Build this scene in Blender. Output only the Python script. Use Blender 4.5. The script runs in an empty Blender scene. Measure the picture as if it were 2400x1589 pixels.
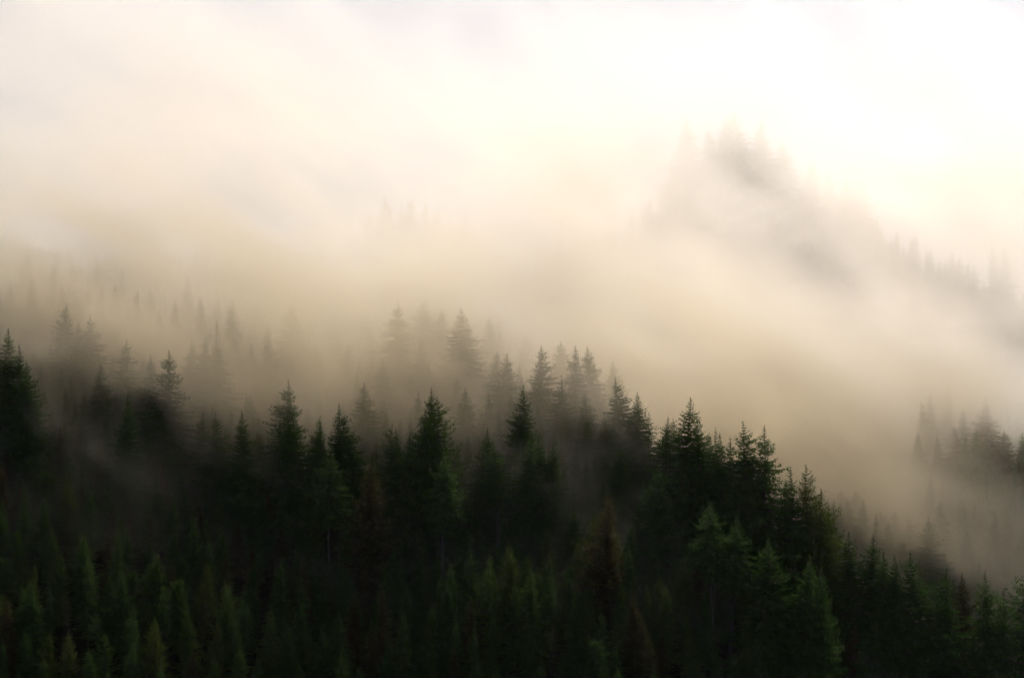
import bpy, math, random
import numpy as np
from mathutils import Vector

# ------------------------------------------------------------------ camera, sky, sun, exposure
scene = bpy.context.scene
COL = scene.collection
FPX = 4185.0                                   # focal length in photo pixels (2400 wide)
cam_d = bpy.data.cameras.new('camera')
cam_d.sensor_width = 36.0
cam_d.lens = 36.0 * FPX / 2400.0
cam_d.clip_start = 0.5
cam_d.clip_end = 6000.0
cam = bpy.data.objects.new('camera', cam_d)
cam.location = (0, 0, 0)
cam.rotation_euler = (math.radians(90), 0, 0)
COL.objects.link(cam)
scene.camera = cam

SUN_EL = math.radians(47.5)
SUN_AZ = math.radians(24)                      # to the right of the view direction (+Y)
world = bpy.data.worlds.new('World')
scene.world = world
world.use_nodes = True
wn = world.node_tree
bg = wn.nodes['Background']
sky = wn.nodes.new('ShaderNodeTexSky')
sky.sky_type = 'NISHITA'
sky.sun_disc = False
sky.sun_elevation = SUN_EL
sky.sun_rotation = SUN_AZ
sky.air_density = 0.42
sky.dust_density = 1.6
sky.ozone_density = 0.0
wn.links.new(sky.outputs[0], bg.inputs[0])
bg.inputs[1].default_value = 0.056

sun_d = bpy.data.lights.new('sun', 'SUN')
sun_d.energy = 5.0
sun_d.angle = math.radians(10)
sun_d.color = (1.0, 0.935, 0.86)
sun = bpy.data.objects.new('sun', sun_d)
sdir = Vector((math.sin(SUN_AZ) * math.cos(SUN_EL), math.cos(SUN_AZ) * math.cos(SUN_EL), math.sin(SUN_EL)))
sun.rotation_euler = sdir.to_track_quat('Z', 'Y').to_euler()
COL.objects.link(sun)

vs = scene.view_settings
vs.view_transform = 'Standard'
vs.look = 'None'
vs.gamma = 1.0
vs.use_curve_mapping = False
vs.exposure = 0.71

cy = scene.cycles
cy.use_denoising = True
cy.denoiser = 'OPENIMAGEDENOISE'
cy.max_bounces = 10
cy.diffuse_bounces = 1
cy.glossy_bounces = 1
cy.transmission_bounces = 2
cy.transparent_max_bounces = 32
cy.volume_bounces = 9
cy.use_adaptive_sampling = True
cy.adaptive_threshold = 0.08
cy.use_light_tree = False
cy.sample_clamp_indirect = 2.0
world.cycles.sampling_method = 'MANUAL'
world.cycles.sample_map_resolution = 512
cy.caustics_reflective = False
cy.caustics_refractive = False

# ------------------------------------------------------------------ helpers
rng = np.random.default_rng(7)
random.seed(7)


def lerp(xs, ys, x):
    return np.interp(x, xs, ys)


def sstep(a, b, x):
    t = np.clip((np.asarray(x, float) - a) / (b - a), 0, 1)
    return t * t * (3 - 2 * t)


def hash2(ix, iy, seed):
    h = (ix * 374761393 + iy * 668265263 + seed * 2246822519) & 0xFFFFFFFF
    h = ((h ^ (h >> 13)) * 1274126177) & 0xFFFFFFFF
    return ((h ^ (h >> 16)) & 0xFFFF) / 65535.0


def vnoise(x, y, seed=0):
    x = np.asarray(x, float); y = np.asarray(y, float)
    ix = np.floor(x).astype(np.int64); iy = np.floor(y).astype(np.int64)
    fx = x - ix; fy = y - iy
    fx = fx ** 3 * (fx * (fx * 6 - 15) + 10); fy = fy ** 3 * (fy * (fy * 6 - 15) + 10)
    a = hash2(ix, iy, seed); b = hash2(ix + 1, iy, seed)
    c = hash2(ix, iy + 1, seed); d = hash2(ix + 1, iy + 1, seed)
    return (a * (1 - fx) + b * fx) * (1 - fy) + (c * (1 - fx) + d * fx) * fy


def fbm(x, y, seed=0, octs=4):
    s = 0.0; a = 0.5; n = 0.0
    for k in range(octs):
        s = s + a * vnoise(x * 2 ** k + 17.3 * k, y * 2 ** k - 9.1 * k, seed + k)
        n += a; a *= 0.5
    return s / n


def mesh_obj(name, verts, faces, mat, parent=None, smooth=False):
    me = bpy.data.meshes.new(name)
    me.from_pydata([tuple(v) for v in verts], [], [tuple(f) for f in faces])
    me.materials.append(mat)
    if smooth:
        me.polygons.foreach_set('use_smooth', [True] * len(me.polygons))
    me.update()
    o = bpy.data.objects.new(name, me)
    COL.objects.link(o)
    o.parent = parent
    return o


# ------------------------------------------------------------------ materials
def node_mat(name):
    m = bpy.data.materials.new(name)
    m.use_nodes = True
    nt = m.node_tree
    for n in list(nt.nodes):
        nt.nodes.remove(n)
    out = nt.nodes.new('ShaderNodeOutputMaterial')
    return m, nt, out


def foliage_mat(name, c_dark, c_light):
    m, nt, out = node_mat(name)
    N = nt.nodes.new; L = nt.links.new
    oi = N('ShaderNodeObjectInfo')
    tc = N('ShaderNodeTexCoord')
    no = N('ShaderNodeTexNoise'); no.inputs['Scale'].default_value = 0.9; no.inputs['Detail'].default_value = 4
    L(tc.outputs['Object'], no.inputs['Vector'])
    add = N('ShaderNodeMath'); add.operation = 'MULTIPLY_ADD'
    L(oi.outputs['Random'], add.inputs[0]); add.inputs[1].default_value = 0.5
    L(no.outputs['Fac'], add.inputs[2])
    sub = N('ShaderNodeMath'); sub.operation = 'SUBTRACT'; sub.use_clamp = True
    L(add.outputs[0], sub.inputs[0]); sub.inputs[1].default_value = 0.25
    mix = N('ShaderNodeMix'); mix.data_type = 'RGBA'
    mix.inputs['A'].default_value = (*c_dark, 1); mix.inputs['B'].default_value = (*c_light, 1)
    L(sub.outputs[0], mix.inputs['Factor'])
    d = N('ShaderNodeBsdfDiffuse'); t = N('ShaderNodeBsdfTranslucent')
    L(mix.outputs['Result'], d.inputs['Color']); L(mix.outputs['Result'], t.inputs['Color'])
    ms = N('ShaderNodeMixShader'); ms.inputs[0].default_value = 0.45
    L(d.outputs[0], ms.inputs[1]); L(t.outputs[0], ms.inputs[2])
    L(ms.outputs[0], out.inputs['Surface'])
    return m


def bark_mat(name, c1, c2):
    m, nt, out = node_mat(name)
    N = nt.nodes.new; L = nt.links.new
    tc = N('ShaderNodeTexCoord')
    mp = N('ShaderNodeMapping'); mp.inputs['Scale'].default_value = (6, 6, 1.2)
    no = N('ShaderNodeTexNoise'); no.inputs['Scale'].default_value = 2.0; no.inputs['Detail'].default_value = 5
    L(tc.outputs['Object'], mp.inputs[0]); L(mp.outputs[0], no.inputs['Vector'])
    mix = N('ShaderNodeMix'); mix.data_type = 'RGBA'
    mix.inputs['A'].default_value = (*c1, 1); mix.inputs['B'].default_value = (*c2, 1)
    L(no.outputs['Fac'], mix.inputs['Factor'])
    d = N('ShaderNodeBsdfPrincipled'); d.inputs['Roughness'].default_value = 0.95
    bp = N('ShaderNodeBump'); bp.inputs['Strength'].default_value = 0.6; bp.inputs['Distance'].default_value = 0.05
    L(no.outputs['Fac'], bp.inputs['Height']); L(bp.outputs[0], d.inputs['Normal'])
    L(mix.outputs['Result'], d.inputs['Base Color'])
    L(d.outputs[0], out.inputs['Surface'])
    return m


M_DARK = foliage_mat('needles_dark_green', (0.042, 0.098, 0.020), (0.088, 0.152, 0.032))
M_GREEN = foliage_mat('needles_green', (0.060, 0.118, 0.020), (0.115, 0.172, 0.034))
M_LARCH = foliage_mat('larch_yellow_green', (0.070, 0.110, 0.018), (0.130, 0.155, 0.028))
M_BROWN = foliage_mat('needles_browned', (0.066, 0.060, 0.018), (0.105, 0.086, 0.026))
M_BARK = bark_mat('bark_brown', (0.035, 0.026, 0.018), (0.085, 0.065, 0.045))
M_PALE = bark_mat('bark_pale_grey', (0.035, 0.031, 0.024), (0.10, 0.088, 0.066))

m, nt, out = node_mat('forest_floor')
_n = nt.nodes.new('ShaderNodeTexNoise'); _n.inputs['Scale'].default_value = 0.35; _n.inputs['Detail'].default_value = 8
_tc = nt.nodes.new('ShaderNodeTexCoord'); nt.links.new(_tc.outputs['Object'], _n.inputs['Vector'])
_mx = nt.nodes.new('ShaderNodeMix'); _mx.data_type = 'RGBA'
_mx.inputs['A'].default_value = (0.014, 0.018, 0.008, 1); _mx.inputs['B'].default_value = (0.045, 0.036, 0.018, 1)
nt.links.new(_n.outputs['Fac'], _mx.inputs['Factor'])
_d = nt.nodes.new('ShaderNodeBsdfDiffuse'); nt.links.new(_mx.outputs['Result'], _d.inputs['Color'])
nt.links.new(_d.outputs[0], out.inputs['Surface'])
M_FLOOR = m


FOG_COLOR = (1.0, 0.968, 0.92, 1)
FOG_THIN = (1.0, 0.942, 0.81, 1)
FOG_ABSORB = (0, 0, 0, 1)


def mist_mat(name, density, color=FOG_COLOR):
    mm, nt2, out2 = node_mat(name)
    pv = nt2.nodes.new('ShaderNodeVolumePrincipled')
    pv.inputs['Color'].default_value = color
    pv.inputs['Absorption Color'].default_value = FOG_ABSORB
    pv.inputs['Density'].default_value = density
    pv.inputs['Anisotropy'].default_value = 0.70
    nt2.links.new(pv.outputs[0], out2.inputs['Volume'])
    return mm


# ------------------------------------------------------------------ terrain
CR_U = [-900, 0, 250, 450, 650, 850, 1000, 1230, 1450, 1600, 1770, 1880, 1960, 2050, 2150, 2400, 3200]
CR_V = [640, 800, 840, 890, 940, 960, 950, 920, 905, 950, 1010, 1110, 1230, 1270, 1310, 1360, 1420]
FR_U = [-1200, 0, 350, 600, 800, 890, 1000, 1080, 1200, 1420, 1600, 1720, 1800, 1900, 2000, 2200, 2350, 2600, 3400]
FR_V = [520, 500, 480, 470, 450, 362, 358, 400, 480, 460, 325, 262, 305, 370, 430, 520, 580, 700, 900]


def ground(x, y):
    x = np.asarray(x, float); y = np.asarray(y, float)
    uu = 1200 + x * 10.0
    yc = 432.0
    zc = (794.5 - lerp(CR_U, CR_V, uu)) * 0.1 - 22.0
    dy = y - yc
    face = zc + 0.60 * dy - 0.55 * 6.0 * np.log1p(np.exp(np.clip((377 - y) / 6.0, -30, 30)))  # foot of the slope shaped extra steep to keep the sun off it
    back_s = lerp([1100, 1500, 1850], [0.40, 0.12, -0.06], uu)
    back = zc + back_s * dy
    w = sstep(-8, 8, dy)
    main = face * (1 - w) + back * w
    main = main + 1.6 * (fbm(x / 22, y / 22, 3, 3) - 0.5)
    main = np.where(y > 520, main - 0.4 * (y - 520), main)
    uf = 1200 + x * FPX / 600.0
    zf = (794.5 - lerp(FR_U, FR_V, uf)) * 600 / FPX - 24.0
    dyf = y - 600.0
    far = np.where(dyf < 0, zf + 0.62 * dyf, zf - 0.5 * dyf) + 4 * (fbm(x / 40, y / 40, 9, 3) - 0.5)
    k = 6.0
    h = np.clip(0.5 + 0.5 * (main - far) / k, 0, 1)
    z = main * h + far * (1 - h) + k * h * (1 - h)
    z = np.maximum(z, -165.0)
    edge = sstep(750, 1400, np.sqrt(x * x + (y - 300) ** 2))
    return z * (1 - edge) + (-165.0) * edge


xs = np.unique(np.concatenate([np.linspace(-1500, -260, 26), np.arange(-260, 261, 4.0), np.linspace(260, 1500, 26)]))
ys = np.unique(np.concatenate([np.linspace(-1400, 240, 30), np.arange(240, 681, 4.0), np.linspace(680, 1600, 24)]))
X, Y = np.meshgrid(xs, ys)
Z = ground(X, Y)
V = np.stack([X.ravel(), Y.ravel(), Z.ravel()], 1)
nx, ny = len(xs), len(ys)
F = [(j * nx + i, j * nx + i + 1, (j + 1) * nx + i + 1, (j + 1) * nx + i) for j in range(ny - 1) for i in range(nx - 1)]
g = mesh_obj('ground', V, F, M_FLOOR, smooth=True)
g['kind'] = 'structure'


# ------------------------------------------------------------------ tree meshes (unit: metres, nominal height 25 m)
class MB:
    def __init__(self):
        self.v = []; self.f = []

    def tube(self, pts, rads, n=6):
        b0 = len(self.v)
        for (p, r) in zip(pts, rads):
            for k in range(n):
                a = 2 * math.pi * k / n
                self.v.append((p[0] + r * math.cos(a), p[1] + r * math.sin(a), p[2]))
        for j in range(len(pts) - 1):
            for k in range(n):
                a = b0 + j * n + k; b = b0 + j * n + (k + 1) % n
                self.f.append((a, b, b + n, a + n))

    def blade(self, p, d, s, ln, w):
        """a leaf-shaped needle spray: p base, d direction, s side vector"""
        b0 = len(self.v)
        q = p + d * (ln * 0.45)
        self.v += [tuple(p), tuple(q + s * w), tuple(p + d * ln), tuple(q - s * w)]
        self.f.append((b0, b0 + 1, b0 + 2, b0 + 3))


def branch(mb, wood, R, base, az, ln, pitch, droop, upturn, dens, bw):
    nseg = 5
    ca, sa = math.cos(az), math.sin(az)
    out = np.array([ca, sa, 0.0]); up = np.array([0, 0, 1.0]); lat = np.array([-sa, ca, 0.0])
    bend = R.uniform(-0.25, 0.25)
    pts = []
    for k in range(nseg + 1):
        s = k / nseg
        hz = math.tan(pitch) * s - droop * s * s + upturn * s ** 4
        pts.append(base + out * (ln * s) + up * (ln * hz) + lat * (ln * bend * s * s))
    # wooden limb: a thin three-sided taper
    b0 = len(wood.v); r0 = 0.02 + 0.012 * ln
    for k in (0, 2, 4):
        r = r0 * (1 - k / 5.0)
        for a in range(3):
            t = a * 2.094
            wood.v.append(tuple(pts[k] + lat * (r * math.cos(t)) + up * (r * math.sin(t))))
    for j in range(2):
        for a in range(3):
            p0 = b0 + j * 3 + a; p1 = b0 + j * 3 + (a + 1) % 3
            wood.f.append((p0, p1, p1 + 3, p0 + 3))
    n = max(3, int(ln * dens))
    bw = bw * min(1.0, .35 + .35 * ln)
    for i in range(n):
        s = 0.12 + 0.88 * (i + R.random()) / n
        f = min(s * nseg, nseg - 1e-6); k = int(f); t = f - k
        p = pts[k] * (1 - t) + pts[k + 1] * t
        tang = pts[k + 1] - pts[k]; tang = tang / np.linalg.norm(tang)
        for side in (-1, 1):
            if R.random() < 0.08:
                continue
            tl = (min(0.38, .42 * ln) + 0.30 * ln * (1 - s)) * R.uniform(0.6, 1.25)
            d = tang * 0.75 + lat * (side * 0.8) + up * R.uniform(-0.55, 0.05)
            d = d / np.linalg.norm(d)
            sv = np.cross(d, up + lat * R.uniform(-.6, .6)); sv = sv / (np.linalg.norm(sv) + 1e-9)
            mb.blade(p, d, sv, tl, bw * R.uniform(0.7, 1.3))
        # hanging twig
        if R.random() < 0.6:
            d = -up + tang * 0.35 + lat * R.uniform(-.3, .3); d = d / np.linalg.norm(d)
            mb.blade(p, d, lat if R.random() < .5 else tang, min(.45, .4 * ln) * R.uniform(.5, 1.0) + 0.04 * ln, bw * R.uniform(0.7, 1.2))
    d = pts[-1] - pts[-2]; d = d / np.linalg.norm(d)
    mb.blade(pts[-1] - d * 0.1, d, lat, min(.45, .5 * ln), bw * 0.8)


def make_tree_meshes(kind, seed):
    R = random.Random(seed)
    crown = MB(); wood = MB()
    H = 25.0
    lean = (R.uniform(-.6, .6), R.uniform(-.6, .6))

    def axis(z):
        s = z / H
        return np.array([lean[0] * s * s + 0.06 * math.sin(z * .8 + seed), lean[1] * s * s + 0.06 * math.cos(z * .7 + seed), z])
    zz = np.linspace(-1.5, H * {'broken': .82, 'dead': .95}.get(kind, 1.0), 15)
    r0 = {'larch': 0.24}.get(kind, 0.27)
    wood.tube([axis(max(z, -1.5)) for z in zz], [max(0.012, r0 * (1 - max(z, 0) / H) ** 0.9) for z in zz], 7)
    P = dict(full=dict(R=8.4, start=.05, gap=.55, nb=10, dens=4.5, bw=0.115, exp=.98, miss=.07, cap=.74),
             wide=dict(R=10.0, start=.05, gap=.58, nb=10, dens=4.2, bw=0.122, exp=1.0, miss=.08, cap=.70),
             narrow=dict(R=6.8, start=.07, gap=.53, nb=9, dens=4.7, bw=0.108, exp=.95, miss=.09, cap=.78),
             layered=dict(R=8.6, start=.08, gap=.60, nb=10, dens=4.7, bw=0.115, exp=.98, miss=.10, cap=.74),
             sparse=dict(R=7.2, start=.12, gap=.72, nb=9, dens=4.1, bw=0.101, exp=.92, miss=.22, cap=.8),
             larch=dict(R=7.0, start=.10, gap=.55, nb=10, dens=4.5, bw=0.079, exp=.90, miss=.10, cap=.8),
             antler=dict(R=7.6, start=.10, gap=.80, nb=9, dens=4.3, bw=0.108, exp=.80, miss=.22, cap=.7),
             broken=dict(R=7.6, start=.06, gap=.58, nb=9, dens=4.3, bw=0.108, exp=.75, miss=.14, cap=.72, end=.80),
             dead=dict(R=4.6, start=.15, gap=.60, nb=6, dens=1.4, bw=0.043, exp=.7, miss=.3, cap=.8, end=.93),
             pole=dict(R=6.2, start=.50, gap=.56, nb=9, dens=4.3, bw=0.108, exp=.98, miss=.10, cap=.8))[kind]
    z = H * P['start']
    tier = R.uniform(0, 6.28)
    lob = [(R.uniform(0, 6.28), R.uniform(.02, .24)) for _ in range(3)]
    az0 = 0.0
    HE = H * P.get('end', 1.0)
    while z < HE - 0.25:
        t = (z - H * P['start']) / (H * (1 - P['start']))      # 0 bottom .. 1 top
        env = (1 - t) ** P['exp']
        env = env if env < P['cap'] * .8 else P['cap'] * (.8 + .2 * math.tanh((env / P['cap'] - .8) / .2))
        env *= min(1.0, 0.6 + 3.0 * t) if kind != 'pole' else min(1., .35 + 2 * t)
        tierf = 1 + (0.22 if kind in ('layered', 'antler', 'sparse') else 0.13) * math.sin(z * 2.1 + tier) + R.uniform(-.10, .10)
        nb = max(3, int(P['nb'] * (0.6 + 0.5 * env) + R.random()))
        az0 += 0.7 + R.random()
        for b in range(nb):
            if R.random() < P['miss']:
                continue
            az = az0 + 6.2832 * b / nb + R.uniform(-.28, .28)
            ln = P['R'] * env * tierf * R.uniform(.70, 1.16)
            for (la, lm) in lob:
                ln *= 1 + lm * math.cos(az - la + z * .15)
            if R.random() < 0.04:
                ln *= 1.25
            ln = max(ln, 0.22)
            if kind in ('larch',):
                pitch = math.radians(2 + 24 * t + R.uniform(-10, 10)); droop = 0.30 * (1 - t); upt = .25
            elif kind == 'antler':
                pitch = math.radians(-6 + 24 * t + R.uniform(-8, 8)); droop = .3; upt = .5
            else:
                pitch = math.radians(-16 + 38 * t ** 1.6 + R.uniform(-7, 7)); droop = 0.34 * (1 - t) ** .4; upt = 0.26
            branch(crown, wood, R, axis(z + R.uniform(-.12, .12)), az, ln, pitch, droop, upt, P['dens'] * (1.25 if ln < 1.2 else 1), P['bw'])
        for _ in range(0 if kind == 'dead' else 4 if ln > 1 else 2):                   # inner boughs that close the heart of the crown
            a = R.uniform(0, 6.28); o = np.array([math.cos(a), math.sin(a), R.uniform(-.9, -.1)]); o = o / np.linalg.norm(o)
            crown.blade(axis(z), o, np.array([-math.sin(a), math.cos(a), 0.]), P['R'] * env * R.uniform(.3, .55), .16 + .05 * P['R'] * env)
        z += P['gap'] * (1.0 - 0.35 * t) * R.uniform(.8, 1.2)
    if kind == 'pole':                                        # dead snags on the bare stem
        for _ in range(44):
            z = R.uniform(2, 14); a = R.uniform(0, 6.28); ln = R.uniform(.3, 1.7)
            p = axis(z); o = np.array([math.cos(a), math.sin(a), -.15])
            b0 = len(wood.v); u = np.array([0, 0, .03])
            s = np.array([-math.sin(a), math.cos(a), 0]) * .03
            wood.v += [tuple(p + u), tuple(p - u + s), tuple(p - u - s), tuple(p + o * ln)]
            wood.f += [(b0, b0 + 1, b0 + 3), (b0 + 1, b0 + 2, b0 + 3), (b0 + 2, b0, b0 + 3)]
    # leader
    top = axis(H)
    for k in range(0 if kind in ('broken', 'dead') else 5):
        crown.blade(top - np.array([0, 0, .5 - .1 * k]), np.array([R.uniform(-.5, .5), R.uniform(-.5, .5), 1.0]) / 1.15, np.array([1., 0, 0]) if k % 2 else np.array([0, 1., 0]), .5, .05)

    def mk(nm, mb, mat):
        me = bpy.data.meshes.new(nm)
        me.from_pydata([tuple(map(float, v)) for v in mb.v], [], mb.f)
        me.materials.append(mat)
        me.update()
        return me
    return mk('trunk', wood, M_BARK), mk('crown', crown, M_DARK)


TREES = {}
for kd, n in (('full', 4), ('wide', 3), ('narrow', 3), ('layered', 3), ('sparse', 2), ('larch', 2), ('antler', 2), ('pole', 1), ('broken', 2), ('dead', 1)):
    TREES[kd] = [make_tree_meshes(kd, 100 * (len(TREES) + 1) + i) for i in range(n)]

MATS = dict(d=M_DARK, g=M_GREEN, l=M_LARCH, b=M_BROWN)


def set_mat(o, mat):
    o.material_slots[0].link = 'OBJECT'
    o.material_slots[0].material = mat


def plant(name, kind, var, mat, x, y, h, wscale, label, group=None, trunk_mat=None, rot=None):
    """a tree: an Empty at the foot of the stem with a trunk and a crown"""
    root = bpy.data.objects.new(name, None)
    COL.objects.link(root)
    root.empty_display_size = 1.0
    root.location = (x, y, float(ground(x, y)))
    s = h / 25.0
    root.rotation_euler = (random.gauss(0, .022), random.gauss(0, .022), random.uniform(0, 6.28) if rot is None else rot)
    root.scale = (s * wscale, s * wscale, s)
    tm, cm = TREES[kind][var % len(TREES[kind])]
    t = bpy.data.objects.new('trunk', tm); COL.objects.link(t); t.parent = root
    c = bpy.data.objects.new('crown', cm); COL.objects.link(c); c.parent = root
    set_mat(t, trunk_mat or M_BARK)
    set_mat(c, MATS[mat])
    root['label'] = label
    root['category'] = 'tree'
    if group:
        root['group'] = group
    return root


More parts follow.
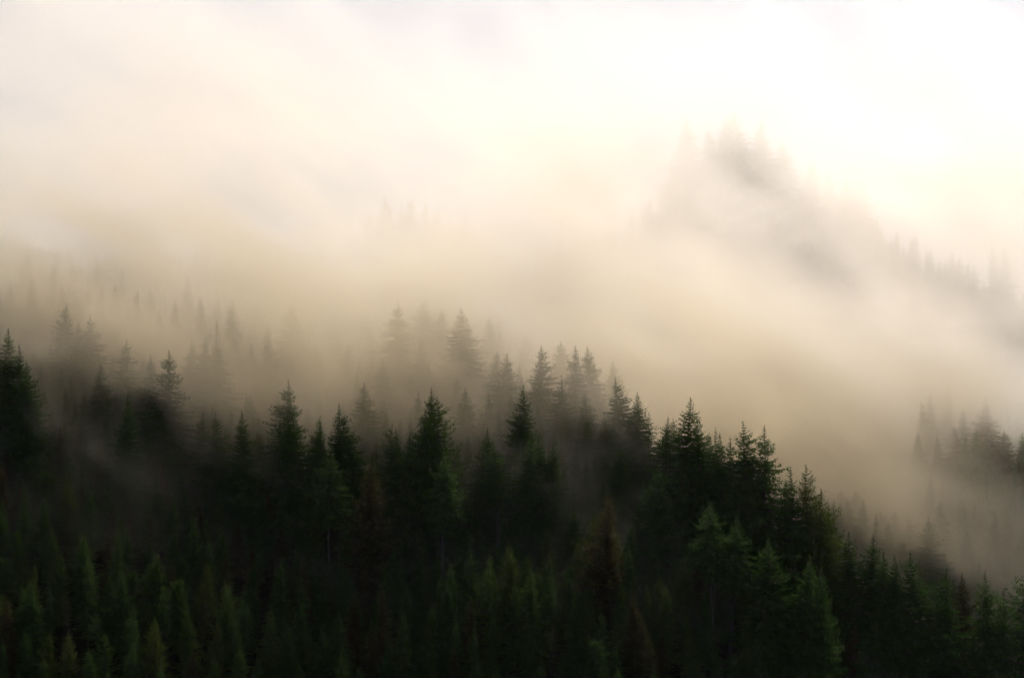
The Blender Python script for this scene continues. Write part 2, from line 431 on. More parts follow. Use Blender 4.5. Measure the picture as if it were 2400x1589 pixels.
# ------------------------------------------------------------------ the trees one can tell apart (photo pixel of the tip, depth, kind, material, width)
HAND = [
#   u     v     Y    kind      mat wid  label
(  18,  772, 416, 'full',    'd', 1.0, 'dark spruce at the left edge, tallest of the black clump there'),
(  43,  810, 413, 'narrow',  'd', 1.05, 'dark slim spruce, middle of the clump at the left edge'),
(  64,  846, 409, 'full',    'd', .95, 'dark spruce with ragged right side, rightmost of the left edge clump'),
( 149,  711, 450, 'full',    'd', 1.0, 'misty spruce standing highest at far left of the slope'),
( 187,  756, 447, 'narrow',  'd', .9, 'misty narrow spruce touching the left side of a taller pointed spruce'),
( 205,  740, 448, 'layered', 'd', 1.0, 'misty pointed spruce right of the highest far left one'),
( 238,  851, 428, 'full',    'd', .9, 'olive spruce low in the mist below the pointed far left spruces'),
( 285,  795, 437, 'layered', 'd', 1.0, 'spruce with tiered branches between pointed far left spruces and the sharp lone spire'),
( 334,  836, 440, 'narrow',  'd', .8, 'small spruce tip, left one of a pair beside the sharp lone spire'),
( 352,  832, 432, 'full',    'd', .8, 'spruce tip, right one of a pair beside the sharp lone spire'),
( 391,  821, 425, 'layered', 'd', 1.15, 'sharp lone spruce spire with open drooping boughs on the left slope'),
( 446,  799, 451, 'narrow',  'g', 1.1, 'pale spruce, left one of three in the mist right of the sharp spire'),
( 481,  790, 452, 'full',    'g', 1.0, 'pale spruce, middle and highest of three in the mist right of the sharp spire'),
( 508,  794, 453, 'full',    'g', 1.0, 'pale spruce, right one of three in the mist right of the sharp spire'),
( 301,  929, 408, 'full',    'd', .8, 'dim spruce low on the slope under the sharp lone spire, to its left'),
( 474,  967, 415, 'narrow',  'd', .9, 'dim narrow spruce left of two neat dark cones on the left ridge'),
( 513,  966, 413, 'full',    'd', .85, 'neat dark spruce cone, left one of two on the left ridge'),
( 576,  963, 411, 'full',    'd', .85, 'neat dark spruce cone, right one of two on the left ridge'),
( 601,  970, 437, 'narrow',  'g', .9, 'faint spruce just behind the right neat cone on the left ridge'),
( 665,  892, 422, 'layered', 'd', 1.1, 'tall open-boughed spruce, back one of the prominent pair left of centre'),
( 681,  939, 412, 'full',    'd', 1.0, 'near-black spruce, front one of the prominent pair left of centre'),
( 671,  863, 462, 'narrow',  'g', .9, 'ghostly spruce tip behind the prominent pair left of centre'),
( 730,  974, 410, 'full',    'd', .8, 'short dark spruce right of the prominent pair left of centre'),
( 751,  989, 408, 'narrow',  'd', .8, 'thin short dark spruce between short cone and jagged dark spruce'),
( 794,  949, 411, 'layered', 'd', 1.15, 'jagged dark spruce in front of a paler feathery spruce'),
( 812,  985, 412, 'full',    'd', .9, 'dark spruce shoulder right of the jagged dark spruce'),
( 848,  898, 439, 'wide',    'g', 1.0, 'paler feathery spruce rising behind the jagged dark one'),
( 901,  840, 466, 'narrow',  'g', 1.0, 'ghostly spruce in the mist above and right of the feathery one'),
( 913,  994, 414, 'antler',  'd', .9, 'round-topped spruce with bare gaps, left of a low trio near centre'),
( 931, 1003, 412, 'narrow',  'd', .8, 'small spruce, middle of a low trio near centre'),
( 950, 1011, 409, 'full',    'd', .85, 'dark spruce, right of a low trio near centre'),
( 927,  708, 486, 'layered', 'g', 1.1, 'pale tall spruce, left of the two clearest ones high in the mist'),
( 987,  699, 506, 'wide',    'g', 1.0, 'barely visible spruce between the two clearest ones high in the mist'),
(1032,  722, 504, 'full',    'g', 1.0, 'barely visible spruce close to the right one of the two clear high ones'),
(1082,  722, 486, 'wide',    'g', 1.05, 'pale tall spruce with dense crown, right of the two clearest high ones'),
(1150,  742, 505, 'narrow',  'g', 1.0, 'barely visible spruce right of the pale dense-crowned tall one'),
( 976,  919, 446, 'narrow',  'g', .9, 'pale thin spruce left of the dark twin tips near centre'),
(1007,  910, 424, 'full',    'd', .9, 'dark twin tip near centre, the higher one on the left'),
(1034,  932, 410, 'antler',  'g', 1.05, 'spruce with antler-like bare boughs, right one of the dark twin tips'),
(1010,  960, 409, 'wide',    'd', 1.0, 'broad dark spruce in front of the twin tips near centre'),
(1092,  909, 440, 'full',    'g', 1.0, 'pale olive spruce just right of the antler-boughed spruce'),
(1142, 1003, 412, 'full',    'd', .9, 'dark spruce in shade left of centre, left of a slimmer darker one'),
(1166, 1039, 405, 'pole',    'd', 1.1, 'slim dark spruce on a long bare pale trunk near centre'),
(1148,  919, 441, 'narrow',  'g', .9, 'olive thin spruce left below the paired tips right of centre'),
(1157,  822, 462, 'narrow',  'g', 1.0, 'pale thin spruce, left one of paired tips right of centre'),
(1184,  827, 456, 'full',    'g', 1.0, 'pale dense spruce, right one of paired tips right of centre'),
(1229,  904, 420, 'full',    'd', .95, 'small near-black spruce standing alone in pale mist at centre'),
(1233, 1018, 406, 'full',    'd', .9, 'black-green spruce below the lone small near-black one'),
(1262, 1024, 408, 'narrow',  'd', .9, 'dim spruce touching the right of the black-green one'),
(1290, 1042, 407, 'full',    'd', .85, 'dim spruce second to the right of the black-green one'),
(1266,  811, 452, 'layered', 'g', 1.0, 'pale feathery spruce, leftmost of the misty row above the ridge'),
(1311,  799, 484, 'wide',    'g', 1.1, 'blurred rounded spruce, second in the misty row above the ridge'),
(1346,  811, 453, 'narrow',  'g', 1.0, 'thin misty spruce, third in the row above the ridge'),
(1390,  812, 458, 'full',    'g', 1.05, 'dense misty spruce, tallest at the right of the row above the ridge'),
(1432,  845, 470, 'narrow',  'g', 1.0, 'thin ghostly spruce, last of the misty row above the ridge'),
(1317,  881, 440, 'full',    'd', .95, 'olive spruce centred below the misty row above the ridge'),
(1370,  917, 434, 'full',    'd', .9, 'dark olive spruce below the dense misty one'),
(1456,  885, 430, 'layered', 'd', 1.05, 'open-boughed spruce, first dark spire left on the descending right ridge'),
(1493,  919, 424, 'full',    'd', 1.0, 'dark spruce, second spire on the descending right ridge'),
(1521,  967, 419, 'sparse',  'd', 1.1, 'ragged spruce with light through its boughs, third on the right ridge'),
(1559,  978, 414, 'full',    'd', .95, 'dark spruce leaning on the left of the broadest ridge spruce'),
(1595,  931, 412, 'wide',    'd', 1.1, 'broadest dark spruce, tall full cone on the right ridge'),
(1651,  975, 409, 'full',    'd', 1.05, 'dark pointed spruce just right of the broadest ridge spruce'),
(1681, 1004, 408, 'sparse',  'd', .8, 'thin bare-topped spruce right of the dark pointed ridge spruce'),
(1690, 1018, 405, 'full',    'd', .85, 'dark spruce close before the thin bare-topped one on the ridge'),
(1708, 1026, 404, 'layered', 'd', .95, 'dark shorter spruce left of the ridge twins'),
(1758,  989, 405, 'layered', 'd', 1.25, 'black spruce, taller left one of the sharp twins on the right ridge'),
(1790, 1002, 402, 'layered', 'd', 1.25, 'black spruce, right one of the sharp twins on the right ridge'),
(1841, 1132, 400, 'narrow',  'd', .9, 'tiny dark spruce tip right of the ridge twins'),
(1861, 1096, 398, 'narrow',  'd', 1.15, 'slim dark spruce left of the yellow-green larch'),
(1890, 1092, 399, 'larch',   'l', 1.1, 'yellow-green feathery larch standing at the end of the right ridge'),
(1916, 1146, 398, 'larch',   'l', 1.0, 'bright green larch shoulder below right of the feathery larch'),
(1941, 1180, 413, 'narrow',  'g', .9, 'thin pale spruce beside the lower larch'),
(1974, 1146, 446, 'full',    'g', 1.1, 'ghostly spruce, left one of two in the mist right of the larches'),
(2004, 1155, 450, 'wide',    'g', 1.0, 'ghostly spruce, right one of two in the mist right of the larches'),
(2062, 1197, 446, 'full',    'g', 1.0, 'misty spruce, leftmost of a low row above the dark valley tips'),
(2074, 1203, 448, 'narrow',  'g', .9, 'misty spruce, second of a low row above the dark valley tips'),
(2095, 1195, 450, 'narrow',  'g', 1.0, 'misty thin spire, third of a low row above the dark valley tips'),
(2131, 1208, 444, 'sparse',  'g', 1.0, 'misty tiered spruce, last of a low row above the dark valley tips'),
(2183, 1210, 432, 'full',    'd', 1.15, 'lone olive spruce standing clear in brown mist at lower right'),
(1987, 1248, 396, 'full',    'd', 1.15, 'dark spruce, leftmost of the black tips along the lower right'),
(2043, 1254, 394, 'narrow',  'd', 1.2, 'dark slender spruce, second of the black tips along the lower right'),
(2066, 1290, 392, 'narrow',  'd', .9, 'small black spruce, left one of close twin tips at lower right'),
(2076, 1292, 393, 'narrow',  'd', .9, 'small black spruce, right one of close twin tips at lower right'),
(2092, 1301, 391, 'full',    'd', .8, 'small black spruce just right of the close twin tips'),
(2104, 1315, 390, 'full',    'd', .8, 'low black spruce at the foot of the line before the ragged one'),
(2146, 1292, 392, 'layered', 'd', 1.15, 'ragged black spruce under the lone olive one at lower right'),
(2211, 1332, 392, 'layered', 'd', 1.0, 'dark spruce with open top between ragged and browned ones at lower right'),
(2269, 1346, 402, 'full',    'b', .9, 'browned hazy spruce between dark ones near the lower right corner'),
(2310, 1339, 390, 'full',    'd', .95, 'sharp black spruce second from the right edge'),
(2346, 1380, 389, 'narrow',  'd', .7, 'small black spruce tip between the two at the right edge'),
(2383, 1342, 390, 'antler',  'd', 1.15, 'black spruce with broad level arms at the right edge'),
(1535, 1091, 398, 'full',    'd', .9, 'dim spruce cone on the shaded slope under the broadest ridge spruce'),
(1796, 1263, 380, 'full',    'd', 1.2, 'very dark broad spruce standing in the shaded slope below the twins'),
(1876, 1302, 378, 'full',    'd', 1.0, 'very dark spruce below the yellow-green larch'),
(1910, 1328, 379, 'narrow',  'd', .9, 'dim spruce right of the very dark one below the larch'),
(1416, 1155, 384, 'larch',   'b', .9, 'orange-tinged larch glowing faintly in the middle of the dark slope'),
( 868, 1075, 396, 'larch',   'b', 1.0, 'rusty brown larch on the dark slope left of centre'),
(1036, 1062, 397, 'pole',    'd', 1.0, 'dim spruce whose pale lower trunk shows left of centre'),
( 772, 1052, 398, 'pole',    'd', 1.0, 'dim spruce with a long thin pale trunk on the left slope'),
(1671, 1176, 386, 'pole',    'd', 1.0, 'dim spruce with thin pale trunk, left one of two below the ridge twins'),
(1712, 1215, 384, 'pole',    'd', 1.0, 'dim spruce with thin pale trunk, right one of two below the ridge twins'),
(1460, 1039, 410, 'narrow',  'd', .9, 'dim thin spruce below the first spires of the right ridge'),
(1425,  987, 421, 'narrow',  'd', .9, 'brownish thin spruce left below the first ridge spire'),
(1724,  258, 598, 'wide',    'd', 1.15, 'pale spruce at the summit, tallest on the far misty peak'),
(1703,  266, 602, 'full',    'd', 1.1, 'pale spruce touching the left of the summit spruce'),
(1781,  279, 598, 'full', 'd', 1.1, 'pale spruce just right of the summit spruce on the far peak'),
(1663,  299, 600, 'full',    'd', 1.1, 'faint spruce left of the summit pair on the far peak'),
(1616,  275, 606, 'full',    'd', 1.1, 'faintest spruce farthest left on the far peak'),
(1837,  327, 599, 'wide',    'd', 1.15, 'pale broad spruce on the shoulder right below the summit'),
(1902,  369, 598, 'full',    'd', 1.0, 'pale spruce right of the broad shoulder one on the far peak'),
(1940,  400, 598, 'full',    'd', 1.0, 'pale spruce halfway down the right flank of the far peak'),
(1975,  411, 599, 'narrow',  'd', 1.1, 'thin pale spruce, left one of three on the far right flank'),
(1994,  431, 600, 'narrow',  'd', 1.0, 'thin pale spruce, lowest of three on the far right flank'),
(2017,  411, 600, 'narrow',  'd', 1.1, 'thin pale spruce, right one of three on the far right flank'),
(2357,  578, 596, 'full',    'd', .7, 'pale spruce where the far ridge drops at the right edge'),
(2334,  568, 598, 'full',    'd', .65, 'pale spruce left of the last one on the far ridge'),
( 690,  712, 492, 'wide',    'g', 1.1, 'greenish blurred spruce high in the mist left of centre'),
(2236, 1000, 500, 'full',    'b', 1.1, 'blurred olive brown spruce on the right hillside, left of the darkest'),
(2306,  945, 506, 'wide',    'b', 1.1, 'blurred tall spruce at the top of the right hillside'),
(2352, 1010, 498, 'wide',    'b', 1.2, 'blurred dark olive spruce on the right hillside by the edge'),
(2180,  962, 512, 'full',    'b', 1.0, 'faint blurred spruce at the left end of the right hillside'),
]

placed = []        # x, y, crown radius for spacing
hand_n = 0
for i, (u, v, Yd, kd, mt, wid, lab) in enumerate(HAND):
    x = (u - 1200) / FPX * Yd
    zt = (794.5 - v) / FPX * Yd
    h = zt - float(ground(x, Yd))
    if h < 12 or h > 36:
        print('HEIGHT', u, v, Yd, round(h, 1))
    ws = wid * 1.12 * (24.0 / max(h, 8)) ** 0.35
    nm = 'larch_tree' if kd == 'larch' else 'spruce_tree'
    plant(nm, kd, i, mt, x, Yd, max(h, 9), ws, lab, trunk_mat=M_PALE if kd == 'pole' else None)
    placed.append((x, Yd))
    hand_n += 1

# ------------------------------------------------------------------ the wood between them
pts = []
grid = {}


def near(x, y, r):
    gx, gy = int(x // 8), int(y // 8)
    for a in range(gx - 1, gx + 2):
        for b in range(gy - 1, gy + 2):
            for (qx, qy) in grid.get((a, b), ()):
                if (qx - x) ** 2 + (qy - y) ** 2 < r * r:
                    return True
    return False


def put(x, y):
    grid.setdefault((int(x // 8), int(y // 8)), []).append((x, y))


for p in placed:
    put(*p)
for _ in range(42000):
    y = 318 + (640 - 318) * rng.random()
    hw = y * 0.287 + 62
    x = rng.uniform(-hw, hw)
    r = 3.9 if y < 440 else (7.0 if y < 520 else 5.4)
    if y > 455 and x / y > 0.22:
        r = 5.0
    if near(x, y, r):
        continue
    uu = 1200 + FPX * x / y
    if y > 560 and uu < 1380 and (y > 612 or rng.random() < .35):     # open growth on the far left hill
        continue
    if 438 < y < 575 and 1430 < uu < 2150:   # the misty hollow behind the right ridge is bare
        continue
    put(x, y)
    if y < 440:
        h = rng.uniform(13, 19) if rng.random() < .85 else rng.uniform(19, 22)
        if y > 385:                                        # the hand-set tips make the skyline
            h = min(h, rng.uniform(13, 20))
    elif y < 520 and uu > 2130:
        h = rng.uniform(13, 19)
    elif y < 520:
        h = rng.uniform(9, 15)
    else:
        h = rng.uniform(13, 18) if uu > 1380 else (rng.uniform(6, 14) if y > 545 else rng.uniform(9, 14))
    pts.append((x, y, h))

# visible share of every filler: paint crude cones from far to near
W, Hh = 600, 397
buf = -np.ones((Hh, W), int)
order = sorted([(y, k, x, h) for k, (x, y, h) in enumerate(pts)] +
               [(Yd, -2, (u - 1200) / FPX * Yd, None, v) for (u, v, Yd, *_r) in HAND], key=lambda t: -t[0])
for it in order:
    y, k, x = it[0], it[1], it[2]
    gz = float(ground(x, y))
    zt = gz + it[3] if k >= 0 else (794.5 - it[4]) / FPX * y
    u = (1200 + FPX * x / y) / 4; v0 = (794.5 - FPX * zt / y) / 4; v1 = (794.5 - FPX * gz / y) / 4
    hwid = 0.22 * (v1 - v0)
    for vv in range(max(0, int(v0)), min(Hh, int(v1))):
        w2 = hwid * (vv - v0) / (v1 - v0) + .5
        a, b = max(0, int(u - w2)), min(W, int(u + w2) + 1)
        if a < b:
            buf[vv, a:b] = k
cnt = np.bincount(buf[buf >= 0].ravel(), minlength=len(pts)) if len(pts) else []
vis = sorted([(cnt[k], k) for k in range(len(pts)) if pts[k][1] < 440 and cnt[k] > 6], reverse=True)
solo = {k for _, k in vis[:max(0, 298 - hand_n)]}
print('fill', len(pts), 'visible', len(vis), 'hand', hand_n, 'solo', len(solo))

KINDS = ['full', 'full', 'narrow', 'wide', 'layered', 'full', 'narrow', 'sparse', 'broken', 'antler']
LAND = [(130, 'the left edge clump'), (340, 'the misty pointed spruces far left'), (470, 'the sharp lone spire'),
        (620, 'the two neat dark cones'), (760, 'the prominent pair left of centre'), (880, 'the jagged dark spruce'),
        (980, 'the low trio near centre'), (1080, 'the dark twin tips near centre'), (1200, 'the spruce on a bare trunk'),
        (1320, 'the lone black spruce at centre'), (1440, 'the dense misty spruce'), (1560, 'the first right ridge spires'),
        (1640, 'the broadest ridge spruce'), (1740, 'the dark pointed ridge spruce'), (1840, 'the sharp ridge twins'),
        (1960, 'the feathery larch'), (2060, 'the first lower right tips'), (2180, 'the close twin tips lower right'),
        (2290, 'the browned hazy spruce'), (9999, 'the trees at the right edge')]
ORD = ('first second third fourth fifth sixth seventh eighth ninth tenth eleventh twelfth thirteenth fourteenth fifteenth sixteenth '
       'seventeenth eighteenth nineteenth twentieth twenty-first twenty-second twenty-third twenty-fourth twenty-fifth twenty-sixth twenty-seventh twenty-eighth twenty-ninth thirtieth thirty-first thirty-second thirty-third thirty-fourth thirty-fifth thirty-sixth').split()
spec = []
for k, (x, y, h) in enumerate(pts):
    q = rng.random()
    uu = 1200 + FPX * x / y
    vv = 794.5 - FPX * (float(ground(x, y)) + h) / y
    brown = (0.16 if uu < 1100 else 0.08) * (1.0 if y > 355 else .4)
    if q < brown:
        mt, kd = 'b', random.choice(['full', 'larch', 'sparse', 'dead', 'narrow'])
    elif q < brown + (0.06 if y > 360 else 0.0):
        mt, kd = 'l', 'larch'
    elif q < (0.50 if y > 365 else .12):  # nearest rows get mostly dark needles, shade at the slope's foot put into colour
        mt, kd = 'g', random.choice(KINDS)
    else:
        mt, kd = 'd', random.choice(KINDS)
    spec.append((uu, vv, mt, kd))
rank = {}
for c in range(len(LAND)):
    lo = LAND[c - 1][0] if c else -9999
    col = sorted([k for k in solo if lo <= spec[k][0] < LAND[c][0]], key=lambda k: spec[k][1])
    for r, k in enumerate(col):
        rank[k] = (ORD[min(r, 35)], LAND[c][1])
rest = []
for k, (x, y, h) in enumerate(pts):
    uu, vv, mt, kd = spec[k]
    if k in solo:
        col = {'b': 'rusty', 'l': 'yellowish', 'g': 'greenish', 'd': 'blackish'}[mt]
        noun = 'larch' if kd == 'larch' else 'spruce'
        lab = '%s %s, %s tip down the dark slope under %s' % (col, noun, rank[k][0], rank[k][1])
        plant(noun + '_tree', kd, k, mt, x, y, h, rng.uniform(.64, 1.0), lab, group='conifers crowded on the dark near slope')
    else:
        rest.append((x, y, h, kd, mt))

# ------------------------------------------------------------------ everything too far back or too deep in the wood to pick apart: one object
kinds = [('full', 0, 'd'), ('full', 1, 'g'), ('narrow', 0, 'd'), ('wide', 0, 'd'), ('layered', 0, 'g'), ('larch', 0, 'l'), ('larch', 1, 'b')]
src_c, src_t = [], []
hold = bpy.data.collections.new('forest_sources')
for (kd, vi, mt) in kinds:
    tm, cm = TREES[kd][vi]
    t = bpy.data.objects.new('trunk_source', tm); hold.objects.link(t); set_mat(t, M_BARK)
    c = bpy.data.objects.new('crown_source', cm); hold.objects.link(c); set_mat(c, MATS[mt])
    src_t.append(t); src_c.append(c)
fv, fi, fr, fs = [], [], [], []
for (x, y, h, kd, mt) in rest:
    opts = [i for i, q in enumerate(kinds) if q[2] == mt] or [0]
    fv.append((x, y, float(ground(x, y))))
    fi.append(random.choice(opts)); fr.append((random.gauss(0, .025), random.gauss(0, .025), random.uniform(0, 6.28)))
    s = h / 25.0; w = s * random.uniform(.68, 1.05)
    fs.append((w, w, s))
me = bpy.data.meshes.new('forest')
me.from_pydata(fv, [], [])
a = me.attributes.new('kind_index', 'INT', 'POINT'); a.data.foreach_set('value', fi)
a = me.attributes.new('turn', 'FLOAT_VECTOR', 'POINT'); a.data.foreach_set('vector', np.array(fr, np.float32).ravel())
a = me.attributes.new('size', 'FLOAT_VECTOR', 'POINT'); a.data.foreach_set('vector', np.array(fs, np.float32).ravel())
print('TRIS', {k: [len(t[1].polygons)*2 for t in v] for k, v in TREES.items()})
forest = bpy.data.objects.new('forest', me)
COL.objects.link(forest)
forest['kind'] = 'stuff'
forest['label'] = 'misty spruce forest filling the slopes between and behind the separate trees'
forest['category'] = 'forest'
ng = bpy.data.node_groups.new('forest_scatter', 'GeometryNodeTree')
ng.interface.new_socket('Geometry', in_out='INPUT', socket_type='NodeSocketGeometry')
ng.interface.new_socket('Geometry', in_out='OUTPUT', socket_type='NodeSocketGeometry')
gi = ng.nodes.new('NodeGroupInput'); go = ng.nodes.new('NodeGroupOutput')
m2p = ng.nodes.new('GeometryNodeMeshToPoints')
ng.links.new(gi.outputs[0], m2p.inputs['Mesh'])
joinall = ng.nodes.new('GeometryNodeJoinGeometry')


def attr(name, dt):
    n = ng.nodes.new('GeometryNodeInputNamedAttribute'); n.data_type = dt
    n.inputs['Name'].default_value = name
    return n.outputs['Attribute']


aidx, atur, asiz = attr('kind_index', 'INT'), attr('turn', 'FLOAT_VECTOR'), attr('size', 'FLOAT_VECTOR')
for k in range(len(kinds)):
    cmp_ = ng.nodes.new('FunctionNodeCompare'); cmp_.data_type = 'INT'; cmp_.operation = 'EQUAL'
    ng.links.new(aidx, cmp_.inputs[2]); cmp_.inputs[3].default_value = k
    for src in (src_c[k], src_t[k]):
        oi = ng.nodes.new('GeometryNodeObjectInfo'); oi.inputs['Object'].default_value = src
        oi.inputs['As Instance'].default_value = True
        ip = ng.nodes.new('GeometryNodeInstanceOnPoints')
        ng.links.new(m2p.outputs[0], ip.inputs['Points']); ng.links.new(cmp_.outputs[0], ip.inputs['Selection'])
        ng.links.new(oi.outputs['Geometry'], ip.inputs['Instance'])
        e2r = ng.nodes.new('FunctionNodeEulerToRotation')
        ng.links.new(atur, e2r.inputs[0]); ng.links.new(e2r.outputs[0], ip.inputs['Rotation'])
        ng.links.new(asiz, ip.inputs['Scale'])
        ng.links.new(ip.outputs[0], joinall.inputs[0])
ng.links.new(joinall.outputs[0], go.inputs[0])
md = forest.modifiers.new('scatter', 'NODES'); md.node_group = ng


# ------------------------------------------------------------------ drifting mist: closed lens-shaped banks of even density, thick where the mist is thick
def gau(u, v, u0, v0, su, sv, deg=0.0):
    a = math.radians(deg); c, s = math.cos(a), math.sin(a)
    p = (u - u0) * c + (v - v0) * s; q = -(u - u0) * s + (v - v0) * c
    return np.exp(-(p / su) ** 2 - (q / sv) ** 2)


def wisp(u, v, seed, sc=1.0):
    """streaky noise 0..1 running down to the right like the slopes"""
    a = math.radians(27); c, s = math.cos(a), math.sin(a)
    p = (u * c + v * s) / (420 * sc); q = (-u * s + v * c) / (170 * sc)
    wx = fbm(p * .7 + 5, q * .7 - 3, seed + 50, 3)
    return np.clip((fbm(p + wx, q + 1.5 * wx, seed, 4) - 0.22) / 0.56, 0, 1)


def mist_bank(y0, sigma, tau_fn, zlo, zhi, step, label, ycf=None):
    hw = y0 * 0.287 * 1.45
    gx = np.arange(-hw, hw + step, step); gz = np.arange(zlo, zhi + step, step)
    GX, GZ = np.meshgrid(gx, gz)
    uu = 1200 + FPX * GX / y0; vv = 794.5 - FPX * GZ / y0
    tau = np.maximum(tau_fn(uu, vv), 0)
    ex = sstep(0, 0.18, (GX + hw) / (2 * hw)) * sstep(0, 0.18, (hw - GX) / (2 * hw))
    ez = sstep(0, 0.12, (GZ - zlo) / (zhi - zlo)) * sstep(0, 0.10, (zhi - GZ) / (zhi - zlo))
    t = tau / sigma * ex * ez
    t = np.where(t < 0.02, 0.0, t)
    yc = y0 + 8 * (fbm(GX / 60, GZ / 60, int(y0), 3) - .5)
    if ycf is not None:
        yc = ycf(GX, GZ)
    nr, nc = GX.shape
    front = np.full((nr, nc), -1); back = np.full((nr, nc), -1)
    verts = []; faces = []
    keep = np.zeros((nr - 1, nc - 1), bool)
    mx = np.maximum.reduce([t[:-1, :-1], t[1:, :-1], t[:-1, 1:], t[1:, 1:]])
    keep = mx > 0
    need = np.zeros((nr, nc), bool)
    need[:-1, :-1] |= keep; need[1:, :-1] |= keep; need[:-1, 1:] |= keep; need[1:, 1:] |= keep
    # rim vertices (touching a dropped cell or the border) pinch to zero
    alln = np.ones((nr, nc), bool)
    alln[0, :] = alln[-1, :] = False; alln[:, 0] = alln[:, -1] = False
    nk = ~keep
    alln[:-1, :-1] &= ~nk; alln[1:, :-1] &= ~nk; alln[:-1, 1:] &= ~nk; alln[1:, 1:] &= ~nk
    for r in range(nr):
        for c in range(nc):
            if not need[r, c]:
                continue
            th = t[r, c]
            if not alln[r, c]:
                front[r, c] = back[r, c] = len(verts)
                verts.append((GX[r, c], yc[r, c], GZ[r, c]))
            else:
                th = max(th, 0.02)
                front[r, c] = len(verts); verts.append((GX[r, c], yc[r, c] - th / 2, GZ[r, c]))
                back[r, c] = len(verts); verts.append((GX[r, c], yc[r, c] + th / 2, GZ[r, c]))
    for r in range(nr - 1):
        for c in range(nc - 1):
            if keep[r, c]:
                q = [(r, c), (r, c + 1), (r + 1, c + 1), (r + 1, c)]
                if (r + c) % 2:
                    q = q[1:] + q[:1]
                f = [front[p] for p in q]; b = [back[p] for p in q][::-1]
                for (f1, f2) in (((0, 1, 2), (0, 2, 3)),):
                    for tri in (f1, f2):
                        faces.append([f[i] for i in tri])
                # the back sheet uses the same diagonal
                bb = [back[p] for p in q]
                faces.append([bb[0], bb[2], bb[1]]); faces.append([bb[0], bb[3], bb[2]])
    # drop back triangles that coincide with front ones (fully pinched)
    seen = {}
    ff = []
    for f in faces:
        key = tuple(sorted(f))
        seen[key] = seen.get(key, 0) + 1
    ff = [f for f in faces if seen[tuple(sorted(f))] == 1]
    o = mesh_obj('mist_bank', verts, ff, mist_mat('mist_%d' % int(y0), sigma, FOG_THIN if y0 < 480 else FOG_COLOR))
    o['kind'] = 'stuff'
    o['label'] = label
    o['category'] = 'mist'
    return o


def canopy_sheet(GX, GZ):
    """depth of a sheet that hangs among the crowns of the lower trees on the near slope"""
    yy = np.arange(322, 437, 1.5)
    out = np.zeros_like(GX)
    for c in range(GX.shape[1]):
        x = GX[0, c]
        h = np.maximum.accumulate(ground(np.full(len(yy), x), yy) + 9.5 + 3.0 * (fbm(np.full(len(yy), x) / 25, yy / 25, 77, 3) - .5))
        out[:, c] = np.interp(GZ[:, c], h + np.arange(len(yy)) * 1e-4, yy)
    return out


def ridge_v(u):
    return lerp(CR_U, CR_V, u)


def tau_A(u, v):
    d = v - ridge_v(u)
    n = wisp(u, v, 11, .55)
    t = 0.55 * sstep(640, 20, d) ** 1.5 * (.35 + 1.0 * n) + .36 * gau(u, v, 220, 960, 340, 110, 15) * (.3 + n)
    t += 0.08 * gau(u, v, 1750, 1330, 320, 140, 20) * (.3 + n)
    return t * sstep(-240, -90, d)


def tau_B(u, v):
    n = wisp(u, v, 21, .6)
    left = 0.60 * gau(u, v, 600, 890, 620, 115, 18) * (.15 + 1.4 * n)
    left += 0.14 * gau(u, v, 60, 770, 320, 110, 10) * (.2 + n)
    mid = 0.17 * gau(u, v, 1250, 930, 300, 110, 25) * (.2 + 1.2 * n)
    right = 1.4 * gau(u, v, 2010, 1120, 230, 115, 30) * (.4 + n) + .24 * gau(u, v, 2260, 1290, 200, 65, 14) * (.4 + n)
    return left + mid + right


def tau_C(u, v):
    n = wisp(u, v, 31, .65)
    left = 1.15 * gau(u, v, 760, 765, 640, 170, 20) * (.2 + 1.3 * n) + 1.3 * gau(u, v, 200, 650, 450, 150, 14) * (.4 + 1.1 * n)
    mid = 0.85 * gau(u, v, 1350, 800, 420, 170, 28) * (.3 + n)
    right = 2.0 * gau(u, v, 1860, 1000, 380, 190, 33) * (.45 + .8 * n) + 1.0 * gau(u, v, 2280, 915, 190, 80, 20) * (.6 + .8 * n)
    return left + mid + right


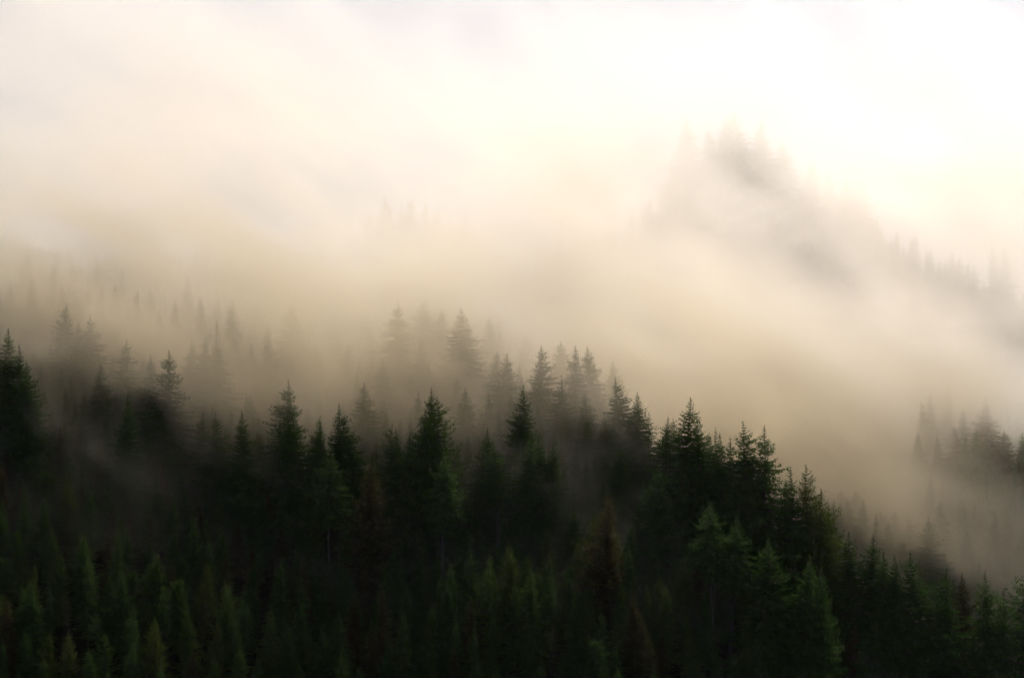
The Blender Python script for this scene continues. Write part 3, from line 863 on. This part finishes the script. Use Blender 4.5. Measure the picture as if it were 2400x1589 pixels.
def tau_E(u, v):
    n = wisp(u, v, 51, 1.0)
    m2 = wisp(u, v, 57, .45)
    t = 2.2 * (.82 + (n - .5) * .75 * (.35 + .65 * sstep(60, 420, v))) * (1 + (m2 - .5) * .6 * sstep(120, 420, v)) * sstep(1250, 900, v - 0.1 * (u - 1200))
    t += 0.9 * gau(u, v, 1500, 680, 900, 200, 28)
    t += 0.9 * gau(u, v, 350, 520, 520, 130, 18) + .9 * gau(u, v, 1330, 420, 200, 130, 0) + 1.0 * gau(u, v, 2270, 580, 300, 100, 25)
    t *= 1 - 0.95 * gau(u, v, 2420, 1130, 260, 170, 20)
    t *= 1 - 0.24 * gau(u, v, 975, 425, 150, 65, 20) - 0.16 * gau(u, v, 600, 330, 120, 50, 45)
    t *= 1 - 0.17 * gau(u, v, 1800, 440, 250, 160, 40)
    t *= 1 - 0.40 * gau(u, v, -90, 520, 200, 300)
    return t * (0.26 + 0.74 * sstep(-80, 480, v + 120 * (n - .5) + lerp([0, 500, 1000, 1500], [220, 170, 60, 0], u))) + .8 * gau(u, v, 1600, 330, 110, 110) + .5 * gau(u, v, 500, 330, 330, 90, 8)


def tau_K(u, v):
    return 1.0 * (.5 + .8 * wisp(u, v, 71, 1.6))


mist_bank(400, 0.012, tau_A, -130, 20, 2.5, 'thin veil of mist drifting among the crowns of the near slope', canopy_sheet)
mist_bank(430, 0.030, tau_B, -110, 40, 2.0, 'low mist bank behind the dark ridge spruces')
mist_bank(464, 0.040, tau_C, -110, 80, 2.4, 'pale mist bank around the second row of spruces')
mist_bank(508, 0.060, tau_E, -100, 170, 3.0, 'bright mist bank filling the valley before the far peak')
#mist_bank(680, 0.100, tau_K, -120, 230, 6.0, 'white cloud bank behind the far peak')

# ------------------------------------------------------------------ the air itself
hx, y0, y1, z0, z1 = 1620, -1520, 1720, -167, 232
hv = [(sx * hx, yy, zz) for zz in (z0, z1) for yy in (y0, y1) for sx in (-1, 1)]
hf = [(0, 2, 3, 1), (4, 5, 7, 6), (0, 1, 5, 4), (2, 6, 7, 3), (0, 4, 6, 2), (1, 3, 7, 5)]
hz = mesh_obj('haze', hv, hf, mist_mat('haze_air', 0.000014))
hz['kind'] = 'stuff'
